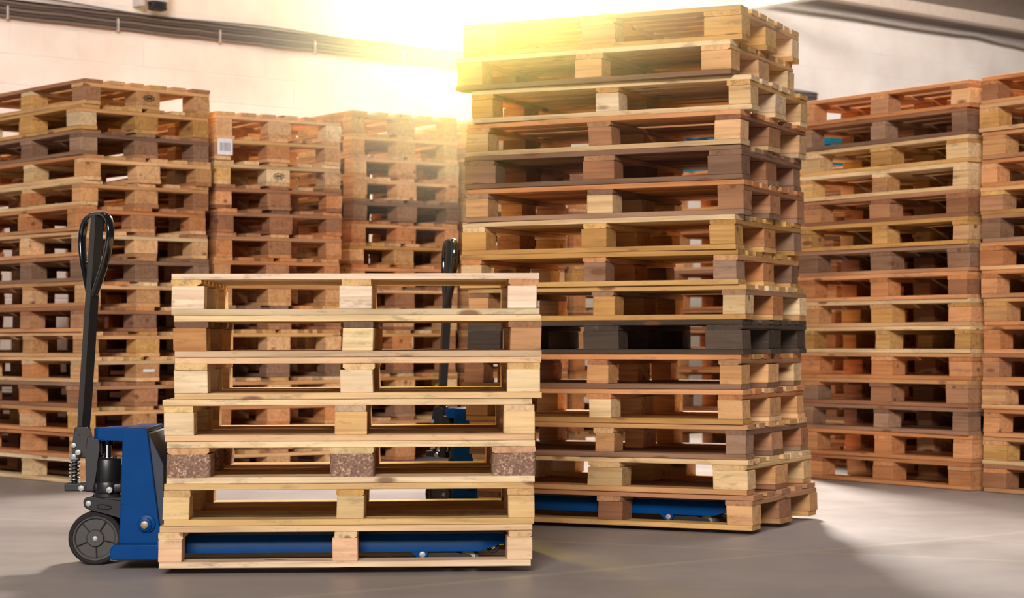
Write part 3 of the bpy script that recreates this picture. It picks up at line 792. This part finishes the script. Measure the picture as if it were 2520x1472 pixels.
# eave beam above the wall on the right
eb = empty('roof_beam', wallp(0, WALLN, 0)); eb.rotation_euler = (0, 0, ANG)
wpart('flange', lambda bm: box(bm, 11.7, 26, -.36, -.24, 3.955, 4.07, .004), STEELW, eb, lab='light painted lower flange')
wpart('web', lambda bm: box(bm, 11.7, 26, -.24, -.20, 4.0, 4.46, .002), STEELB, eb)
wpart('soffit', lambda bm: box(bm, 11.7, 26, -.24, -.02, 3.955, 3.98, .002), STEELB, eb)
tag(eb, 'long light steel eave beam under the corrugated roof at upper right', 'beam')
cd = bmesh.new()
pts = [(13.75 + i * .25, -.10, 3.885 - .02 * math.sin(i * .9) * (1 if i > 12 else .2) - (.03 if 16 < i < 24 else 0)) for i in range(19)]
tube(cd, pts, .02, seg=8)
o = obj('conduit', finish(cd, 'conduit', CLIP, True), None, wallp(0, WALLN, 0), (0, 0, ANG)); tag(o, 'thin grey conduit sagging under the roof beam', 'conduit')

# wall pipe at the far right
pp = bmesh.new(); cyl(pp, (0, -.06, .0), (0, -.06, 3.92), .035, seg=16)
o = obj('downpipe', finish(pp, 'downpipe', STEELW, True), None, wallp(wall_s if False else 18.7, WALLN, 0), (0, 0, ANG)); tag(o, 'vertical pale pipe on the wall near the right edge', 'pipe')
# glare-white rafter coming out of the wall towards the room
rf = bmesh.new(); box(rf, -.06, .06, -2.6, 0, 3.78, 3.90, .004)
o = obj('rafter', finish(rf, 'rafter', GLAREW), None, wallp(13.53, WALLN, 0), (0, 0, ANG)); tag(o, 'rafter coloured overexposed white, reaching from the wall above the tall stack', 'rafter')
# brace struts high on the wall
bs = bmesh.new()
cyl(bs, (0, -.12, 3.3), (0, -.12, 4.4), .035); 
o = obj('wall_strut', finish(bs, 'wall_strut', GLAREW, True), None, wallp(11.4, WALLN, 0), (0, 0, ANG)); tag(o, 'upright strut coloured overexposed white above the tall stack left of the slanting one', 'strut')
bs = bmesh.new(); cyl(bs, (0, -.12, 3.3), (.42, -.12, 4.1), .035)
o = obj('wall_strut', finish(bs, 'wall_strut', GLAREW, True), None, wallp(11.75, WALLN, 0), (0, 0, ANG)); tag(o, 'slanting strut coloured overexposed white above the tall middle stack', 'strut')

# added scatter volume imitating a yellow lens-flare veil over the tall stack
hb = bmesh.new(); bmesh.ops.create_uvsphere(hb, u_segments=32, v_segments=16, radius=1.0)
for v in hb.verts: v.co = Vector((v.co.x * 1.55, v.co.y * 1.9, v.co.z * 1.25))
hm = bpy.data.materials.new('flare_haze'); hm.use_nodes = True; nt = hm.node_tree; nt.nodes.remove(nt.nodes['Principled BSDF'])
vs = nt.nodes.new('ShaderNodeVolumeScatter'); vs.inputs['Density'].default_value = 0.035; vs.inputs['Anisotropy'].default_value = 0.55
nt.links.new(vs.outputs[0], nt.nodes['Material Output'].inputs['Volume'])
tc = nt.nodes.new('ShaderNodeTexCoord'); sc_ = nt.nodes.new('ShaderNodeVectorMath'); sc_.operation = 'MULTIPLY'; sc_.inputs[1].default_value = (1 / 1.55, 1 / 1.9, 1 / 1.25)
nt.links.new(tc.outputs['Object'], sc_.inputs[0])
ln = nt.nodes.new('ShaderNodeVectorMath'); ln.operation = 'LENGTH'; nt.links.new(sc_.outputs[0], ln.inputs[0])
mr = nt.nodes.new('ShaderNodeMapRange'); mr.interpolation_type = 'SMOOTHERSTEP'; nt.links.new(ln.outputs['Value'], mr.inputs[0])
mr.inputs[1].default_value = 0.1; mr.inputs[2].default_value = 1.0; mr.inputs[3].default_value = 0.28; mr.inputs[4].default_value = 0.0
nt.links.new(mr.outputs[0], vs.inputs['Density'])
hz = obj('flare_haze', finish(hb, 'flare_haze', hm), None, (.0, 8.1, 2.2)); hz['kind'] = 'stuff'; tag(hz, 'added yellow haze imitating lens flare around the top of the tall middle stack', 'haze')
